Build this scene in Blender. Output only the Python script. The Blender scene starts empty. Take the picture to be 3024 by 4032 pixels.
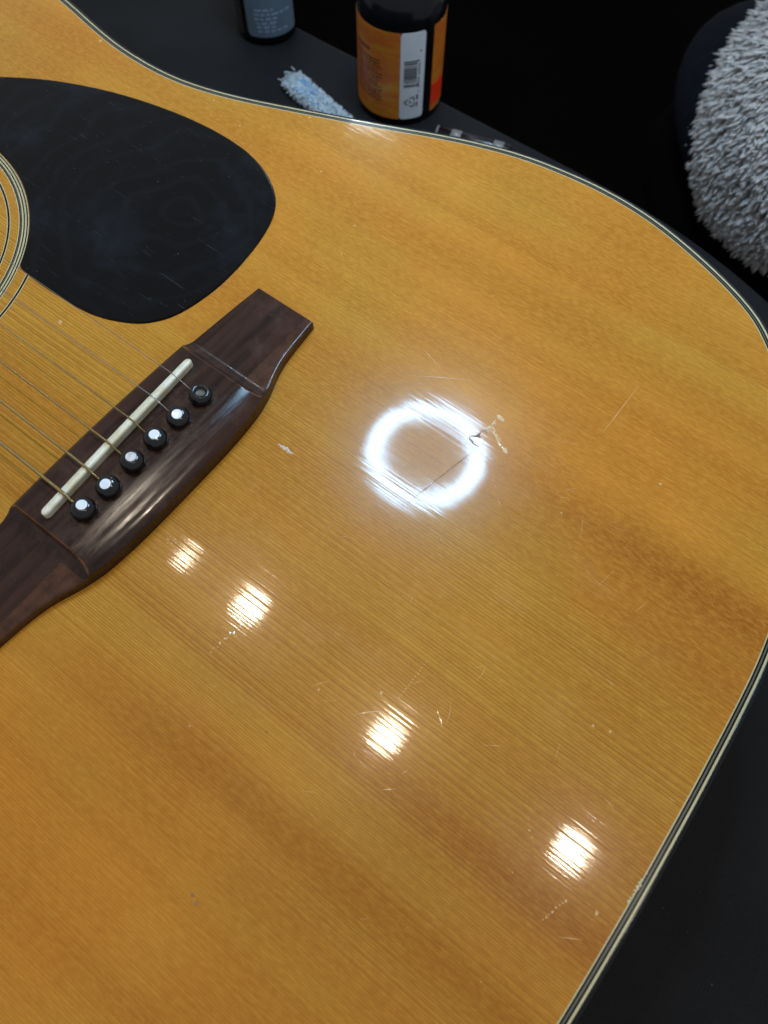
import bpy, bmesh, math, random
from mathutils import Vector, Matrix
import numpy as np
random.seed(7); rng = np.random.default_rng(7)
S = bpy.context.scene
COL = S.collection
MM = 0.001
R = math.radians

# ------------------------------------------------------------------ camera
cam_d = bpy.data.cameras.new("camera"); cam = bpy.data.objects.new("camera", cam_d); COL.objects.link(cam)
cam_d.sensor_fit = 'VERTICAL'; cam_d.sensor_height = 36.0; cam_d.sensor_width = 27.0
cam_d.lens = 36.0 * 3028 / 4032
cam_d.clip_start = 0.005; cam_d.clip_end = 60
CAM = Vector((0.13273, -0.05028, 0.22490))
rt = Vector((0.796793, 0.604227, 0.005524)); dn = Vector((0.550772, -0.722482, -0.417934)); fw = Vector((-0.248536, 0.336050, -0.908460))
m = Matrix((rt, -dn, -fw)).transposed().to_4x4(); m.translation = CAM
cam.matrix_world = m
S.camera = cam
cam_d.dof.use_dof = True; cam_d.dof.focus_distance = 0.265; cam_d.dof.aperture_fstop = 14.0; cam_d.dof.aperture_blades = 0

# ------------------------------------------------------------------ world, exposure
W = bpy.data.worlds.new("World"); S.world = W; W.use_nodes = True
bg = W.node_tree.nodes['Background']; bg.inputs[0].default_value = (0.90, 0.95, 1.0, 1); bg.inputs[1].default_value = 0.17
S.view_settings.view_transform = 'Standard'; S.view_settings.look = 'None'
S.view_settings.exposure = 1.18; S.view_settings.gamma = 1.0
S.render.engine = 'CYCLES'
S.cycles.use_denoising = True
S.cycles.max_bounces = 8
S.cycles.caustics_reflective = False; S.cycles.caustics_refractive = False

RING_L = 57.0      # radiance of the ring lamp's diffuser
BULB_L = 78.0      # radiance of the ceiling bulbs

# ------------------------------------------------------------------ helpers
def link(name, me, mat=None, parent=None, smooth=False):
    o = bpy.data.objects.new(name, me); COL.objects.link(o)
    if mat is not None and len(me.materials) == 0: me.materials.append(mat)
    if parent is not None: o.parent = parent
    if smooth:
        me.polygons.foreach_set('use_smooth', [True] * len(me.polygons))
    return o
def mesh(name, verts, faces):
    me = bpy.data.meshes.new(name); me.from_pydata([tuple(v) for v in verts], [], [tuple(f) for f in faces]); me.update(); return me
def bmesh_mesh(name, bm):
    bmesh.ops.recalc_face_normals(bm, faces=bm.faces)
    me = bpy.data.meshes.new(name); bm.to_mesh(me); bm.free(); return me
def part(name, verts, faces, mat, root, smooth=False, fixn=True):
    """a part whose mesh is given in world metres, under a root Empty"""
    me = mesh(name, verts, faces)
    if fixn:
        bm = bmesh.new(); bm.from_mesh(me); bmesh.ops.recalc_face_normals(bm, faces=bm.faces); bm.to_mesh(me); bm.free()
    o = link(name, me, mat, root, smooth)
    if root is not None and root.type == 'EMPTY': o.location = -root.location
    return o
def tag(o, label=None, cat=None, group=None, kind=None):
    if label: o['label'] = label
    if cat: o['category'] = cat
    if group: o['group'] = group
    if kind: o['kind'] = kind
    return o
def thing(name, label, cat, loc, group=None):
    o = bpy.data.objects.new(name, None); COL.objects.link(o); o.location = loc; o.empty_display_size = 0.02
    return tag(o, label, cat, group)
def catmull(P, n=10, closed=False):
    P = [np.array(p, float) for p in P]; out = []
    N = len(P); rngi = range(N) if closed else range(N - 1)
    for i in rngi:
        if closed: p0, p1, p2, p3 = P[i - 1], P[i], P[(i + 1) % N], P[(i + 2) % N]
        else: p0, p1, p2, p3 = P[max(i - 1, 0)], P[i], P[i + 1], P[min(i + 2, N - 1)]
        for k in range(n):
            t = k / n
            out.append(0.5 * ((2 * p1) + (-p0 + p2) * t + (2 * p0 - 5 * p1 + 4 * p2 - p3) * t * t + (-p0 + 3 * p1 - 3 * p2 + p3) * t ** 3))
    if not closed: out.append(P[-1])
    return np.array(out)
def resample(P, step, closed=True):
    Q = np.vstack([P, P[:1]]) if closed else P
    d = np.r_[0, np.cumsum(np.linalg.norm(np.diff(Q, axis=0), axis=1))]
    n = int(d[-1] / step); t = np.linspace(0, d[-1], n, endpoint=not closed)
    return np.c_[np.interp(t, d, Q[:, 0]), np.interp(t, d, Q[:, 1])]
def smooth_loop(P, it):
    for _ in range(it): P = 0.5 * P + 0.25 * (np.roll(P, 1, 0) + np.roll(P, -1, 0))
    return P
def normals2(P):
    t = np.roll(P, -1, 0) - np.roll(P, 1, 0); t /= np.linalg.norm(t, axis=1)[:, None]
    return np.c_[t[:, 1], -t[:, 0]]          # outward for a counter-clockwise loop
def ribbon_loop(name, A, B, zA, zB, mat, root, drop=0.4):
    """closed flat ribbon between loops A (outer) and B (inner), mm, with short skirts so it has thickness"""
    n = len(A); V = []
    for L, z in ((A, zA - drop), (A, zA), (B, zB), (B, zB - drop)):
        V += [(p[0] * MM, p[1] * MM, z * MM) for p in L]
    F = []
    for r in range(3):
        for i in range(n):
            j = (i + 1) % n; F.append((r * n + i, r * n + j, (r + 1) * n + j, (r + 1) * n + i))
    return part(name, V, F, mat, root)
def circle(c, r, n=160, a0=0, a1=2 * math.pi):
    a = np.linspace(a0, a1, n, endpoint=abs(a1 - a0) < 6.28); return np.c_[c[0] + r * np.cos(a), c[1] + r * np.sin(a)]
def lathe(prof, seg=48, c=(0, 0, 0)):
    V = []; F = []
    for r, z in prof:
        for k in range(seg):
            a = 2 * math.pi * k / seg; V.append((c[0] + r * math.cos(a), c[1] + r * math.sin(a), c[2] + z))
    n = len(prof)
    for i in range(n - 1):
        for k in range(seg):
            k2 = (k + 1) % seg; F.append((i * seg + k, i * seg + k2, (i + 1) * seg + k2, (i + 1) * seg + k))
    F.append(tuple(range(seg))[::-1]); F.append(tuple((n - 1) * seg + k for k in range(seg)))
    return V, F
def tube(path, rad, seg=8):
    path = [Vector(p) for p in path]; V = []; F = []
    for i, p in enumerate(path):
        t = (path[min(i + 1, len(path) - 1)] - path[max(i - 1, 0)]).normalized()
        u = t.cross(Vector((0, 0, 1)));
        if u.length < 1e-4: u = Vector((1, 0, 0))
        u.normalize(); w = t.cross(u)
        rr = rad[i] if hasattr(rad, '__len__') else rad
        for k in range(seg):
            a = 2 * math.pi * k / seg; V.append(p + u * (rr * math.cos(a)) + w * (rr * math.sin(a)))
    for i in range(len(path) - 1):
        for k in range(seg):
            k2 = (k + 1) % seg; F.append((i * seg + k, i * seg + k2, (i + 1) * seg + k2, (i + 1) * seg + k))
    F.append(tuple(range(seg))[::-1]); F.append(tuple((len(path) - 1) * seg + k for k in range(seg)))
    return V, F
def box(c, s):
    x, y, z = c; a, b, d = s[0] / 2, s[1] / 2, s[2] / 2
    V = [(x + i * a, y + j * b, z + k * d) for i in (-1, 1) for j in (-1, 1) for k in (-1, 1)]
    return V, [(0, 1, 3, 2), (4, 6, 7, 5), (0, 4, 5, 1), (2, 3, 7, 6), (0, 2, 6, 4), (1, 5, 7, 3)]

# ------------------------------------------------------------------ materials
class NT:
    """tiny node-graph builder"""
    def __init__(s, name):
        s.mat = bpy.data.materials.new(name); s.mat.use_nodes = True; s.t = s.mat.node_tree; s.n = s.t.nodes
        s.bsdf = s.n['Principled BSDF']
    def put(s, sock, v):
        if isinstance(v, bpy.types.NodeSocket): s.t.links.new(v, sock)
        elif v is not None: sock.default_value = v
    def math(s, op, a, b=None, c=None, clamp=False):
        n = s.n.new('ShaderNodeMath'); n.operation = op; n.use_clamp = clamp
        for i, v in enumerate((a, b, c)):
            if v is not None: s.put(n.inputs[i], v)
        return n.outputs[0]
    def vmath(s, op, a, b=None):
        n = s.n.new('ShaderNodeVectorMath'); n.operation = op
        s.put(n.inputs[0], a)
        if b is not None: s.put(n.inputs[1], b)
        return n.outputs[0]
    def obj(s): return s.n.new('ShaderNodeTexCoord').outputs['Object']
    def sep(s, v):
        n = s.n.new('ShaderNodeSeparateXYZ'); s.put(n.inputs[0], v); return n.outputs
    def comb(s, x, y, z):
        n = s.n.new('ShaderNodeCombineXYZ')
        for i, v in enumerate((x, y, z)): s.put(n.inputs[i], v)
        return n.outputs[0]
    def noise(s, v=None, scale=1.0, detail=2.0, rough=0.5, dim='3D', w=None, dist=0.0):
        n = s.n.new('ShaderNodeTexNoise'); n.noise_dimensions = dim
        n.inputs['Scale'].default_value = scale; n.inputs['Detail'].default_value = detail; n.inputs['Roughness'].default_value = rough
        n.inputs['Distortion'].default_value = dist
        if v is not None and dim != '1D': s.put(n.inputs['Vector'], v)
        if w is not None: s.put(n.inputs['W'], w)
        return n.outputs['Fac'] if 'Fac' in n.outputs else n.outputs[0]
    def voro(s, v=None, scale=1.0, rand=1.0, dim='3D', w=None, feature='F1'):
        n = s.n.new('ShaderNodeTexVoronoi'); n.voronoi_dimensions = dim; n.feature = feature
        n.inputs['Scale'].default_value = scale; n.inputs['Randomness'].default_value = rand
        if v is not None and dim != '1D': s.put(n.inputs['Vector'], v)
        if w is not None: s.put(n.inputs['W'], w)
        return n
    def ramp(s, f, lo, hi, a=0.0, b=1.0, smooth=True):
        n = s.n.new('ShaderNodeMapRange'); n.interpolation_type = 'SMOOTHSTEP' if smooth else 'LINEAR'
        s.put(n.inputs['Value'], f)
        for i, v in zip(('From Min', 'From Max', 'To Min', 'To Max'), (lo, hi, a, b)): s.put(n.inputs[i], v)
        return n.outputs['Result']
    def mix(s, f, a, b, mode='MIX'):
        n = s.n.new('ShaderNodeMix'); n.data_type = 'RGBA'; n.blend_type = mode
        s.put(n.inputs[0], f)
        s.put(n.inputs[6], a if isinstance(a, bpy.types.NodeSocket) else (*a, 1) if len(a) == 3 else a)
        s.put(n.inputs[7], b if isinstance(b, bpy.types.NodeSocket) else (*b, 1) if len(b) == 3 else b)
        return n.outputs[2]
    def bump(s, h, strength=0.3, dist=0.001):
        n = s.n.new('ShaderNodeBump'); s.put(n.inputs['Height'], h); n.inputs['Strength'].default_value = strength; n.inputs['Distance'].default_value = dist
        s.put(s.bsdf.inputs['Normal'], n.outputs[0]); return n.outputs[0]
    def set(s, **k):
        for a, v in k.items():
            nm = {'color': 'Base Color', 'rough': 'Roughness', 'metal': 'Metallic', 'coat': 'Coat Weight', 'coatr': 'Coat Roughness', 'spec': 'Specular IOR Level',
                  'sheen': 'Sheen Weight', 'normal': 'Normal', 'coatn': 'Coat Normal', 'emit': 'Emission Color', 'emits': 'Emission Strength', 'sss': 'Subsurface Weight', 'ior': 'IOR'}[a]
            if isinstance(v, tuple) and len(v) == 3: v = (*v, 1)
            s.put(s.bsdf.inputs[nm], v)
        return s

def mottled(name, c1, c2, scale, rough, detail=3, bump=0.0, bscale=None, **k):
    g = NT(name); o = g.obj(); f = g.noise(o, scale, detail)
    g.set(color=g.mix(g.ramp(f, 0.35, 0.65), c1, c2), rough=rough, **k)
    if bump: g.bump(g.noise(o, bscale or scale * 4, 3), bump, 0.0005)
    return g.mat

# lacquered spruce: growth lines run along X
def spruce():
    g = NT('lacquered_spruce'); o = g.vmath('MULTIPLY', g.obj(), (1000, 1000, 1000)); x, y, z = g.sep(o)
    warp = g.noise(g.vmath('MULTIPLY', o, (0.006, 0.03, 0)), 1.0, 2)
    wob = g.noise(g.vmath('MULTIPLY', o, (0.06, 0.25, 0)), 1.0, 2)
    yw = g.math('ADD', y, g.math('ADD', g.math('MULTIPLY', g.math('SUBTRACT', warp, 0.5), 3.0), g.math('MULTIPLY', g.math('SUBTRACT', wob, 0.5), 0.25)))
    # spacing drifts along the width (bookmatched halves: tight towards the edge)
    drift = g.noise(None, 0.03, 2, dim='1D', w=yw)
    wv = g.math('ADD', g.math('ADD', g.math('MULTIPLY', yw, 0.92), g.math('MULTIPLY', g.math('SUBTRACT', g.math('MAXIMUM', g.math('SUBTRACT', y, 45.0), 0.0), g.math('MAXIMUM', g.math('SUBTRACT', g.math('MULTIPLY', y, -1.0), 40.0), 0.0)), 0.45)), g.math('MULTIPLY', drift, 5.0))
    v = g.voro(dim='1D', w=wv, scale=1.0, rand=0.55)
    line = g.ramp(v.outputs['Distance'], 0.02, 0.26, 1.0, 0.0)
    rnd = g.sep(v.outputs['Color'])[0]
    amp = g.math('ADD', 0.50, g.math('MULTIPLY', rnd, 0.5))
    along = g.ramp(g.noise(g.vmath('MULTIPLY', o, (0.012, 0.4, 0)), 1.0, 2), 0.3, 0.6, 0.65, 1.0)
    zone = g.math('MULTIPLY', g.ramp(y, 40, 110, 1.0, 0.72), g.ramp(y, -110, -55, 0.5, 1.0))
    zn = g.ramp(g.noise(g.vmath('MULTIPLY', o, (0.008, 0.02, 0)), 1.0, 2), 0.35, 0.6, 0.65, 1.0)
    lw = g.math('MULTIPLY', g.math('MULTIPLY', line, amp), g.math('MULTIPLY', along, g.math('MULTIPLY', zone, zn)))
    # broad streaks of darker, redder wood
    b1 = g.noise(None, 0.045, 3, 0.6, dim='1D', w=g.math('ADD', yw, 37.0))
    b2 = g.noise(g.vmath('MULTIPLY', o, (0.004, 0.05, 0)), 1.0, 3)
    band = g.ramp(g.math('ADD', g.math('MULTIPLY', b1, 0.55), g.math('MULTIPLY', b2, 0.45)), 0.36, 0.64)
    hue = g.ramp(g.math('ADD', g.noise(g.vmath('MULTIPLY', o, (0.010, 0.016, 0)), 1.0, 3), g.ramp(g.math('ABSOLUTE', g.math('SUBTRACT', y, 8.0)), 10, 80, 0.16, 0.0)), 0.36, 0.66)  # random hue, plus olive middle painting the ring lamp's cool cast into the wood
    silk = g.noise(g.vmath('MULTIPLY', o, (0.30, 0.95, 0)), 1.0, 4, 0.72)
    silk2 = g.noise(g.vmath('MULTIPLY', o, (0.22, 1.6, 0)), 1.0, 3, 0.6)
    base = g.mix(hue, (0.570, 0.212, 0.021), (0.460, 0.232, 0.027))
    fig = g.noise(g.vmath('MULTIPLY', o, (0.014, 0.009, 0)), 1.0, 3, 0.55)
    base = g.mix(g.math('MULTIPLY', g.ramp(fig, 0.32, 0.50, 1.0, 0.0), 0.50), base, (0.37, 0.145, 0.013))
    base = g.mix(g.math('MULTIPLY', g.ramp(fig, 0.50, 0.68), 0.40), base, (0.68, 0.335, 0.046))
    base = g.mix(g.math('MULTIPLY', band, 0.58), base, (0.40, 0.135, 0.011))
    # three broad dark streaks
    for y0, wd, x0, x1, st in ((69.0, 9.0, 85, 165, 1.0), (48.0, 18.0, 110, 185, 0.60), (-33.0, 10.0, 70, 165, 0.95), (-60.0, 9.0, 0, 90, 0.70), (-12.0, 12.0, 130, 190, 0.55), (-105.0, 16.0, 60, 170, 0.6)):
        q_ = g.math('DIVIDE', g.math('SUBTRACT', g.math('ADD', yw, g.math('MULTIPLY', g.math('SUBTRACT', b2, 0.5), wd * 1.6)), y0), wd)
        m_ = g.math('MULTIPLY', g.math('POWER', 2.718, g.math('MULTIPLY', g.math('MULTIPLY', q_, q_), -1.0)), g.ramp(x, x0, x1, 0.15, 1.0))
        base = g.mix(g.math('MULTIPLY', m_, st), base, (0.31, 0.095, 0.007))
    base = g.mix(g.math('MULTIPLY', g.ramp(silk, 0.38, 0.66), g.ramp(y, -40, 110, 0.26, 0.42)), base, (0.70, 0.36, 0.050))
    base = g.mix(g.math('MULTIPLY', g.ramp(silk2, 0.35, 0.7), 0.28), base, (0.39, 0.155, 0.014))
    col = g.mix(g.math('MULTIPLY', lw, 0.90), base, (0.25, 0.075, 0.005))
    # pores and specks
    sp = g.voro(g.vmath('MULTIPLY', o, (0.05, 0.05, 0)), 1.0, 1.0)
    col = g.mix(g.math('MULTIPLY', g.ramp(sp.outputs['Distance'], 0.0, 0.035, 1, 0), 0.45), col, (0.16, 0.06, 0.012))
    sm = g.noise(g.vmath('MULTIPLY', o, (0.035, 0.05, 0)), 1.0, 4, 0.65)
    near = g.ramp(g.math('SQRT', g.math('ADD', g.math('POWER', g.math('SUBTRACT', x, 95.0), 2.0), g.math('POWER', g.math('SUBTRACT', y, 20.0), 2.0))), 20, 110, 1.0, 0.0)
    col = g.mix(g.math('MULTIPLY', g.math('MULTIPLY', g.ramp(sm, 0.50, 0.72), near), 0.11), col, (0.58, 0.37, 0.18))
    # corrugated lacquer: the finish has sunk into the soft wood between the lines
    s1 = g.math('SUBTRACT', g.noise(None, 1.7, 0.3, 0.6, dim='1D', w=wv), 0.5)
    s2 = g.math('SUBTRACT', g.noise(g.vmath('MULTIPLY', o, (0.05, 1.7, 0)), 1.0, 1, 0.6), 0.5)
    s3 = g.math('SUBTRACT', g.noise(g.vmath('MULTIPLY', o, (0.9, 0.9, 0)), 1.0, 2, 0.6), 0.5)
    s4 = g.math('SUBTRACT', g.noise(g.vmath('ADD', g.vmath('MULTIPLY', o, (0.9, 0.9, 0)), (31, 7, 0)), 1.0, 2, 0.6), 0.5)
    gr = g.math('MULTIPLY', g.ramp(v.outputs['Distance'], 0.03, 0.20, 1.0, 0.0), g.math('MULTIPLY', g.math('SUBTRACT', rnd, 0.5), 0.030))
    ny = g.math('ADD', g.math('ADD', gr, g.math('MULTIPLY', s1, 0.034)), g.math('ADD', g.math('MULTIPLY', s2, 0.015), g.math('MULTIPLY', s3, 0.006)))
    nrm = g.vmath('NORMALIZE', g.comb(g.math('MULTIPLY', s4, 0.007), ny, 1.0))
    haze = g.noise(o, 0.03, 4, 0.65)
    g.set(color=col, rough=0.23, spec=0.10, coat=0.68, coatr=g.ramp(haze, 0.35, 0.7, 0.042, 0.068), coatn=nrm)
    g.bsdf.inputs['Coat IOR'].default_value = 1.34
    return g.mat

def rosewood():
    g = NT('rosewood'); o = g.vmath('MULTIPLY', g.obj(), (1000, 1000, 1000)); x, y, z = g.sep(o)
    f = g.noise(g.vmath('MULTIPLY', o, (0.30, 0.020, 0.2)), 1.0, 3, 0.5, dist=0.3)
    p = g.noise(g.vmath('MULTIPLY', o, (2.2, 0.12, 1.0)), 1.0, 2, 0.6)
    col = g.mix(g.ramp(f, 0.34, 0.66), (0.018, 0.0080, 0.0055), (0.042, 0.0175, 0.0110))
    col = g.mix(g.math('MULTIPLY', g.ramp(p, 0.60, 0.74), 0.30), col, (0.012, 0.006, 0.004))
    d = g.noise(o, 0.09, 4, 0.65)
    col = g.mix(g.math('MULTIPLY', g.ramp(d, 0.5, 0.75), 0.35), col, (0.10, 0.055, 0.038))
    g.set(color=col, rough=g.ramp(g.noise(g.vmath('MULTIPLY', o, (0.6, 0.08, .4)), 1.0, 4, 0.65), 0.35, 0.65, 0.11, 0.22), spec=0.30)
    at = g.n.new('ShaderNodeAttribute'); at.attribute_name = 'wear'
    wr = g.math('MULTIPLY', at.outputs['Fac'], g.ramp(g.noise(o, 0.25, 3, 0.6), 0.3, 0.6, 0.35, 1.0))
    ag = g.n.new('ShaderNodeAttribute'); ag.attribute_name = 'grime'
    gn = g.math('MULTIPLY', ag.outputs['Fac'], g.ramp(g.noise(o, 0.55, 4, 0.7), 0.42, 0.68, 0.0, 0.6))
    col = g.mix(gn, col, (0.13, 0.080, 0.052))
    pt = g.voro(g.vmath('MULTIPLY', o, (0.5, 0.5, 0.3)), 1.0, 1.0)
    col = g.mix(g.math('MULTIPLY', g.ramp(pt.outputs['Distance'], 0.03, 0.10, 1, 0), 0.35), col, (0.22, 0.17, 0.13))
    col = g.mix(wr, col, (0.20, 0.080, 0.035)); g.set(color=col)
    g.bump(g.noise(g.vmath('MULTIPLY', o, (1.6, 0.10, 0.8)), 1.0, 3, 0.6), 0.06, 0.0003)
    return g.mat

def pickguard_mat():
    g = NT('black_celluloid'); o = g.vmath('MULTIPLY', g.obj(), (1000, 1000, 1000))
    d = g.noise(o, 0.028, 4, 0.6); sc = g.noise(g.vmath('MULTIPLY', o, (0.12, 2.2, 0)), 1.0, 3, 0.6)
    r = g.math('ADD', g.ramp(d, 0.35, 0.7, 0.08, 0.18), g.math('MULTIPLY', g.ramp(sc, 0.55, 0.8), 0.12))
    dust = g.voro(g.vmath('MULTIPLY', o, (0.22, 0.22, 0)), 1.0, 1.0)
    col = g.mix(g.math('MULTIPLY', g.ramp(dust.outputs['Distance'], 0.02, 0.06, 1, 0), 0.55), (0.0010, 0.0012, 0.0018), (0.14, 0.14, 0.14))
    col = g.mix(g.math('MULTIPLY', g.ramp(d, 0.48, 0.75), 0.6), col, (0.010, 0.013, 0.019))
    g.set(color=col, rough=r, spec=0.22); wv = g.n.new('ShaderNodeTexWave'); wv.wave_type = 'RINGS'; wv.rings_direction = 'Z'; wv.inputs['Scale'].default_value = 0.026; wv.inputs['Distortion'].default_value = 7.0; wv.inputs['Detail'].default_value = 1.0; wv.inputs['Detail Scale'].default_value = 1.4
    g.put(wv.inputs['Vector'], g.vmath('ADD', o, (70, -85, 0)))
    col = g.mix(g.math('MULTIPLY', g.ramp(wv.outputs['Fac'], 0.70, 1.0), 0.13), col, (0.012, 0.014, 0.017))  # pale swirl in the colour: polish smears standing in for swirled reflections
    scr = g.noise(g.vmath('MULTIPLY', o, (0.05, 1.3, 0)), 1.0, 4, 0.7, dist=0.6)
    col = g.mix(g.math('MULTIPLY', g.ramp(scr, 0.62, 0.72), 0.45), col, (0.05, 0.055, 0.065)); g.set(color=col)
    g.bump(sc, 0.03, 0.0002)
    return g.mat

def glossy(name, c, rough=0.12, spec=0.5, **k):
    g = NT(name); o = g.obj(); f = g.noise(o, 160.0, 3)
    g.set(color=g.mix(f, tuple(v * 0.85 for v in c), tuple(min(1, v * 1.12) for v in c)), rough=rough, spec=spec, **k); return g.mat

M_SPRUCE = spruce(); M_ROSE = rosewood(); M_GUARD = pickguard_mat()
M_CREAM = glossy('aged_cream_binding', (0.52, 0.45, 0.24), 0.3, coat=1.0, coatr=0.05)
M_BLACKB = glossy('black_binding', (0.004, 0.004, 0.005), 0.2, 0.22, coat=0.15, coatr=0.05)
M_GREYB = glossy('grey_fibre_purfling', (0.085, 0.085, 0.062), 0.3, coat=0.4, coatr=0.05)
M_BONE = mottled('bone', (0.76, 0.72, 0.58), (0.64, 0.56, 0.38), 210, 0.30, sss=0.05)
M_PIN = glossy('black_pin_plastic', (0.008, 0.008, 0.009), 0.10)
M_DOT = glossy('pearl_dot', (0.80, 0.84, 0.92), 0.12)
M_DOTW = mottled('worn_dot', (0.50, 0.47, 0.47), (0.70, 0.68, 0.68), 900, 0.35)
M_HOLE = mottled('bare_pin_hole', (0.05, 0.035, 0.02), (0.11, 0.085, 0.05), 700, 0.5)
M_SIDE = glossy('dark_body_side', (0.022, 0.012, 0.009), 0.15)
M_STEEL = glossy('plain_steel', (0.42, 0.40, 0.40), 0.25, metal=1.0)
def wound():
    g = NT('bronze_wound_string'); x = g.sep(g.vmath('MULTIPLY', g.obj(), (1000, 1000, 1000)))[0]
    s = g.math('SINE', g.math('MULTIPLY', x, 2 * math.pi / 0.34))
    g.set(color=g.mix(g.ramp(s, -1, 1), (0.22, 0.15, 0.055), (0.72, 0.54, 0.24)), rough=0.30, metal=1.0); g.bump(s, 0.6, 0.0001); return g.mat
M_WOUND = wound()
M_SCUFF = glossy('chipped_lacquer', (0.66, 0.42, 0.17), 0.10, spec=0.9)
M_SCRATCH = mottled('pale_scratch', (0.56, 0.30, 0.10), (0.62, 0.36, 0.15), 900, 0.35)

def bench_mat():
    g = NT('dark_bench_leatherette'); o = g.vmath('MULTIPLY', g.obj(), (1000, 1000, 1000))
    f = g.noise(o, 0.02, 4, 0.6); n2 = g.noise(o, 1.2, 3, 0.6)
    col = g.mix(g.ramp(f, 0.3, 0.7), (0.0075, 0.0078, 0.0088), (0.0105, 0.0110, 0.0124))
    col = g.mix(g.math('MULTIPLY', g.ramp(n2, 0.5, 0.75), 0.35), col, (0.022, 0.024, 0.028))
    g.set(color=col, rough=0.65, spec=0.12); g.bump(n2, 0.25, 0.0003); return g.mat
M_BENCH = bench_mat()
M_FLOOR = mottled('black_floor', (0.0016, 0.0014, 0.0013), (0.0022, 0.0019, 0.0016), 3, 0.95, spec=0.02)

# ------------------------------------------------------------------ setting
ZB = -112.0   # bench top, mm (soundboard is z = 0)
fl = part('floor', *box((0, 0, -0.80), (6, 6, 0.02)), M_FLOOR, None); tag(fl, kind='structure')

# bench: padded slab with a rolled edge
bo = [(-700, 330), (-400, 330), (-200, 330), (-60, 330), (30, 328.5), (87, 321), (130, 309), (185, 288), (260, 246), (330, 180), (385, 90), (405, -20), (410, -200), (410, -420), (350, -520), (0, -540), (-500, -540), (-720, -520), (-760, -420), (-770, 0), (-760, 280)]
bo = resample(smooth_loop(resample(catmull(bo, 8, True), 8), 4), 8)[::-1]
t = np.array(bo); area = np.sum(t[:, 0] * np.roll(t[:, 1], -1) - np.roll(t[:, 0], -1) * t[:, 1])
if area < 0: bo = bo[::-1]
nb = normals2(bo); V = []; rows = []
for k in range(7):                       # rolled edge, radius 6 mm
    a = math.pi / 2 * k / 6; rows.append((bo - nb * 6 + nb * (6 * math.sin(a)), ZB - 6 + 6 * math.cos(a)))
rows.append((bo, ZB - 34)); rows.append((bo - nb * 4, ZB - 40))
n = len(bo)
for L, z in rows: V += [(p[0] * MM, p[1] * MM, z * MM) for p in L]
F = [tuple(range(n))[::-1]]
for r in range(len(rows) - 1):
    for i in range(n): F.append((r * n + i, r * n + (i + 1) % n, (r + 1) * n + (i + 1) % n, (r + 1) * n + i))
F.append(tuple((len(rows) - 1) * n + i for i in range(n)))
bench = thing('workbench', 'dark grey bench top with rolled edge under the guitar and the bottles', 'workbench', (-0.18, -0.1, -0.79))
bt = part('bench_top', V, F, M_BENCH, bench, smooth=True)
for x in (-0.66, 0.3):
    for y in (-0.44, 0.2):
        part('leg', *box((x, y, (ZB - 40) / 2000 - 0.395), (0.06, 0.06, 0.79 + (ZB - 40) * MM)), M_FLOOR, bench)

# ------------------------------------------------------------------ the guitar
G = thing('acoustic_guitar', 'worn amber spruce acoustic guitar with black pickguard lying face up on the bench', 'guitar', (0, 0, ZB * MM))
tre = [(192.6, 0), (192.6, 12), (192.4, 25), (191.9, 45), (190.9, 63), (187.6, 85), (181, 108), (171, 131), (157, 153.5), (138, 174), (126.5, 181.6), (112.5, 187.7), (98.3, 192.5), (84.4, 196.3), (70.8, 198.6), (57.9, 199.4), (46.5, 199.2), (27.5, 197.2), (13.5, 194.3), (-2, 189.4), (-17.5, 183.4), (-28.3, 178.6), (-48, 170.2), (-73, 160), (-91, 152.9), (-105.6, 148.0), (-121.8, 144.2), (-138, 142.7), (-158.6, 143.4), (-177, 146.2), (-203, 151.4), (-228, 154.5), (-254, 151), (-280, 134), (-298, 103), (-308, 62), (-312.5, 25), (-313, 0)]
bass = [(x, -y) for x, y in tre[1:-1]][::-1]
OUT = resample(smooth_loop(resample(catmull(tre + bass, 10, True), 2.5), 6), 2.5)       # counter-clockwise
NO = normals2(OUT)
off = lambda d: OUT + NO * d
# rounded black binding outside the cream line, wrapping down to the side
bw = 1.6; n = len(OUT); V = []
rows = [(off(0.0), -0.4), (off(0.0), 0.02)] + [(off(bw - 1.2 + 1.2 * math.sin(a)), -1.2 + 1.2 * math.cos(a)) for a in np.linspace(0, math.pi / 2, 6)] + [(off(bw), -6.0), (off(bw - 1), -6.0)]
for L, z in rows: V += [(p[0] * MM, p[1] * MM, z * MM) for p in L]
F = [(r * n + i, r * n + (i + 1) % n, (r + 1) * n + (i + 1) % n, (r + 1) * n + i) for r in range(len(rows) - 1) for i in range(n)]
part('binding', V, F, M_BLACKB, G, smooth=True)
for d0, d1, mt, nm, z in ((0.0, -0.62, M_CREAM, 'cream_purfling', 0.02), (-0.62, -1.2, M_BLACKB, 'black_purfling', 0.0), (-1.2, -1.65, M_GREYB, 'grey_purfling', 0.01), (-1.65, -2.2, M_BLACKB, 'black_purfling', 0.0), (-2.2, -2.55, M_CREAM, 'cream_purfling', 0.015)):
    ribbon_loop(nm, off(d0), off(d1), z, z, mt, G)
# side and back
V = []
rows = [(off(bw - 0.5), -6.0), (off(bw - 0.5), -106.0), (off(bw - 4), -112.0)]
for L, z in rows: V += [(p[0] * MM, p[1] * MM, z * MM) for p in L]
F = [(r * n + i, r * n + (i + 1) % n, (r + 1) * n + (i + 1) % n, (r + 1) * n + i) for r in range(2) for i in range(n)] + [tuple(2 * n + i for i in range(n))]
part('side', V, F, M_SIDE, G)
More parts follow.
